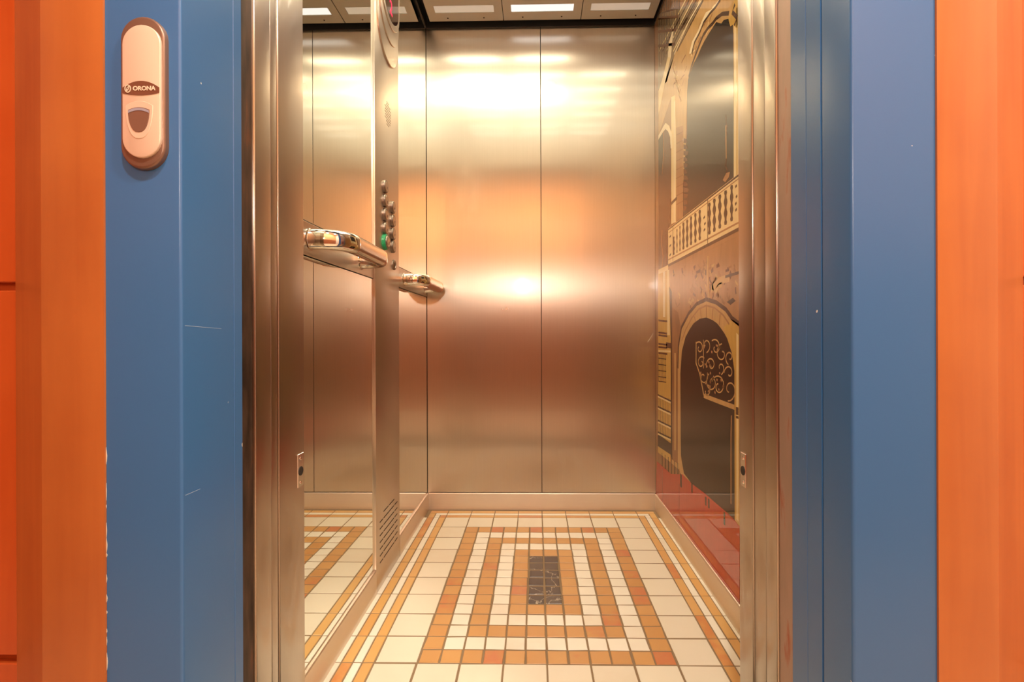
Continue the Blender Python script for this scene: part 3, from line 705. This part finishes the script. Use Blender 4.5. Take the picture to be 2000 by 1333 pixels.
# middle band and side column
P = Print()
P.px([(1306, 528), (1446, 460), (1446, 640), (1306, 640)], 'wash', 1)
for i in range(70):
    x = random.uniform(1315, 1442); y = random.uniform(505, 600); L = random.uniform(4, 14)
    if y < 528-(x-1306)*.5: continue
    P.stroke([(x, y), (x+random.uniform(-4, 4), y+L*.5), (x+random.uniform(-6, 6), y+L)], random.uniform(.005, .012), random.choice(('base', 'brown', 'base', 'tan')), 2)
for i in range(16):
    x = 1362+random.uniform(0, 32); y = 520+random.uniform(0, 55); P.stroke([(x, y), (x+random.uniform(-2, 3), y+6), (x+random.uniform(-3, 4), y+12)], .007, random.choice(('brown', 'tan', 'line')), 3)
P.stroke([(1384, 500), (1383, 540), (1386, 585)], .010, 'tan', 4)
P.stroke([(1390, 566), (1400, 556), (1406, 549), (1416, 546), (1426, 543)], .022, 'tan', 3); P.stroke([(1398, 572), (1404, 560), (1411, 556)], .016, 'tan', 3)
P.stroke([(1418, 541), (1444, 533)], .008, 'line', 4)
P.px([(1421, 590), (1433, 582), (1438, 588), (1428, 596)], 'dark', 3)
P.done('carved_band')
P = Print()
P.px([(1286, 536), (1308, 528), (1311, 660), (1311, 870), (1286, 850)], 'mustard', 2)
P.px([(1296, 532), (1300, 530), (1300, 620), (1296, 620)], 'pale', 3); P.px([(1304, 528), (1308, 527), (1309, 655), (1304, 655)], 'cream', 3)
P.px([(1308, 560), (1313, 570), (1314, 900), (1311, 890), (1311, 660)], 'dark', 3)
for y in (626, 650, 655, 672, 678, 690): P.stroke([(1287, y), (1304, y+2)], .008, 'brown', 4)
P.stroke([(1302, 674), (1312, 676)], .022, 'line', 4); P.stroke([(1287, 686), (1311, 687)], .008, 'cream', 5)
for k in range(6): P.stroke([(1287.5+k*2.6, 694), (1287.5+k*2.6, 745)], .004, 'line', 4)
for y in (700, 712, 724, 736, 745): P.stroke([(1287, y), (1302, y+2)], .004, 'line', 4)
for y0 in (772, 795, 822, 845): P.stroke([(1286, y0), (1311, y0+12)], .008, 'line', 4); P.stroke([(1286, y0+3), (1311, y0+15)], .007, 'cream', 5)
for k in range(7): P.stroke([(1288+k*3.2, 778), (1288+k*3.2, 850+k*1.4)], .004, 'line', 4)
P.px([(1286, 848), (1313, 868), (1313, 890), (1286, 872)], 'dark', 4)
P.px([(1286, 872), (1310, 888), (1310, 903), (1286, 884)], 'mustard', 4)
P.px([(1312, 897), (1327, 908), (1327, 918), (1312, 905)], 'tan', 4)
for k in range(6): P.stroke([(1294+k*6.2, 885+k*4), (1294+k*6.2, 912+k*6)], .006, 'dark', 5)
P.done('side_column')
# gateway
P = Print()
outer = [(1325, 905), (1325, 720), (1326, 677), (1332, 640), (1346, 613), (1362, 594), (1381, 585), (1400, 591), (1419, 605), (1431, 622), (1446, 634), (1446, 1030)]
P.px([(1313, 600), (1325, 610), (1331, 640), (1330, 910), (1314, 905)], 'base', 2)
P.px([(1318, 690), (1321, 690), (1321, 880), (1318, 880)], 'tan', 3)
P.px(outer+[(1436, 1018), (1330, 925)], 'tan', 3)
P.stroke(outer[1:11], .013, 'line', 4)
P.stroke([(1333, 665), (1340, 645), (1352, 622), (1366, 604), (1381, 597), (1398, 602), (1414, 616), (1426, 634)], .006, 'wash', 5)
for a, b_ in (((1381, 597), (1381, 620)), ((1369, 603), (1371, 622)), ((1394, 603), (1392, 624)), ((1408, 614), (1406, 636)), ((1357, 616), (1360, 628))): P.stroke([a, b_], .006, 'wash', 6)
P.px([(1415, 640), (1431, 624), (1446, 634), (1446, 1028), (1436, 1015), (1436, 725), (1431, 690), (1422, 662)], 'mustard', 4)
P.px([(1440, 650), (1444, 655), (1444, 1020), (1440, 1014)], 'cream', 5)
for y in (798, 803, 808, 815): P.stroke([(1439, y), (1444, y+1)], .007, 'line', 6)
P.px([(1330, 730), (1333, 686), (1340, 659), (1348, 644), (1356, 632), (1368, 623), (1381, 620.5), (1393, 625.6), (1402, 632), (1409, 641), (1416, 651), (1422, 662), (1431, 690), (1436, 725), (1436.5, 1017), (1423, 1003), (1398, 982), (1379, 965), (1352, 945), (1337, 925), (1331, 890)], 'black', 5)
P.done('gateway')
P = Print()
P.stroke([(1376, 773.5), (1406, 785), (1436, 796)], .014, 'tan', 6)
P.stroke([(1361, 668), (1361, 710), (1368, 730), (1376, 772)], .007, 'tan', 6)
P.stroke([(1375.5, 664), (1375.5, 720)], .004, 'tan', 6)
rg = random.Random(3)
def scroll(cx_, cy_, r0, turns, a0, s, wd=.0042):
    pts = []
    n = int(18*turns)
    for i in range(n+1):
        a = a0+s*2*math.pi*turns*i/n; r_ = r0*(1-.8*i/n); pts.append((cx_+r_*math.cos(a)*.62, cy_+r_*math.sin(a)))
    P.stroke(pts, wd, 'tan', 6)
for cx_, cy_, r0, s in ((1369, 680, 13, 1), (1383, 678, 12, -1), (1396, 680, 14, 1), (1414, 690, 15, -1), (1426, 702, 12, 1), (1374, 706, 12, -1), (1389, 710, 15, 1), (1406, 716, 15, -1), (1423, 730, 14, 1), (1376, 738, 13, 1), (1391, 744, 15, -1), (1407, 752, 17, 1), (1425, 764, 18, -1), (1384, 762, 10, 1)):
    scroll(cx_+rg.uniform(-3, 3), cy_+rg.uniform(-4, 4), r0*rg.uniform(.85, 1.35), rg.uniform(.7, 1.2), rg.uniform(0, 6.28), s)
for i in range(26):
    x = rg.uniform(1366, 1430); y = rg.uniform(672, 765); P.stroke([(x, y), (x+rg.uniform(-2, 2), y+4)], .009, 'wash', 6)
P.stroke([(1430.5, 812), (1429.5, 850), (1429.5, 985)], .007, 'wash', 6)
P.done('iron_grille')
# pavement
P = Print()
P.px([(1284, 902), (1311, 926), (1334, 927), (1352, 945), (1379, 965), (1398, 982), (1423, 1003), (1436.5, 1017), (1446, 1029), (1446, 1200), (1281, 975)], 'red', 6)
P.yz([(.95, .30), (onwall(1446, 0)[0], .30), (onwall(1446, 0)[0], SKH-.004), (.95, SKH-.004)], 'red', 6)
for x, y0, y1, wd in ((1331.5, 927, 952, .02), (1353, 944, 963, .014), (1380, 971, 988, .012), (1386, 975, 993, .014), (1416.6, 1001, 1026, .012)): P.stroke([(x, y0), (x, y1)], wd, 'black', 7)
for x, y0, y1 in ((1295, 915, 985), (1328, 945, 1030)): P.stroke([(x, y0), (x, y1)], .004, 'redd', 7)
P.stroke([(1284, 976), (1330, 1030), (1446, 1182)], .006, 'redd', 7)
P.done('pavement')

for o in bpy.data.objects:
    if '_w' in o: del o['_w']
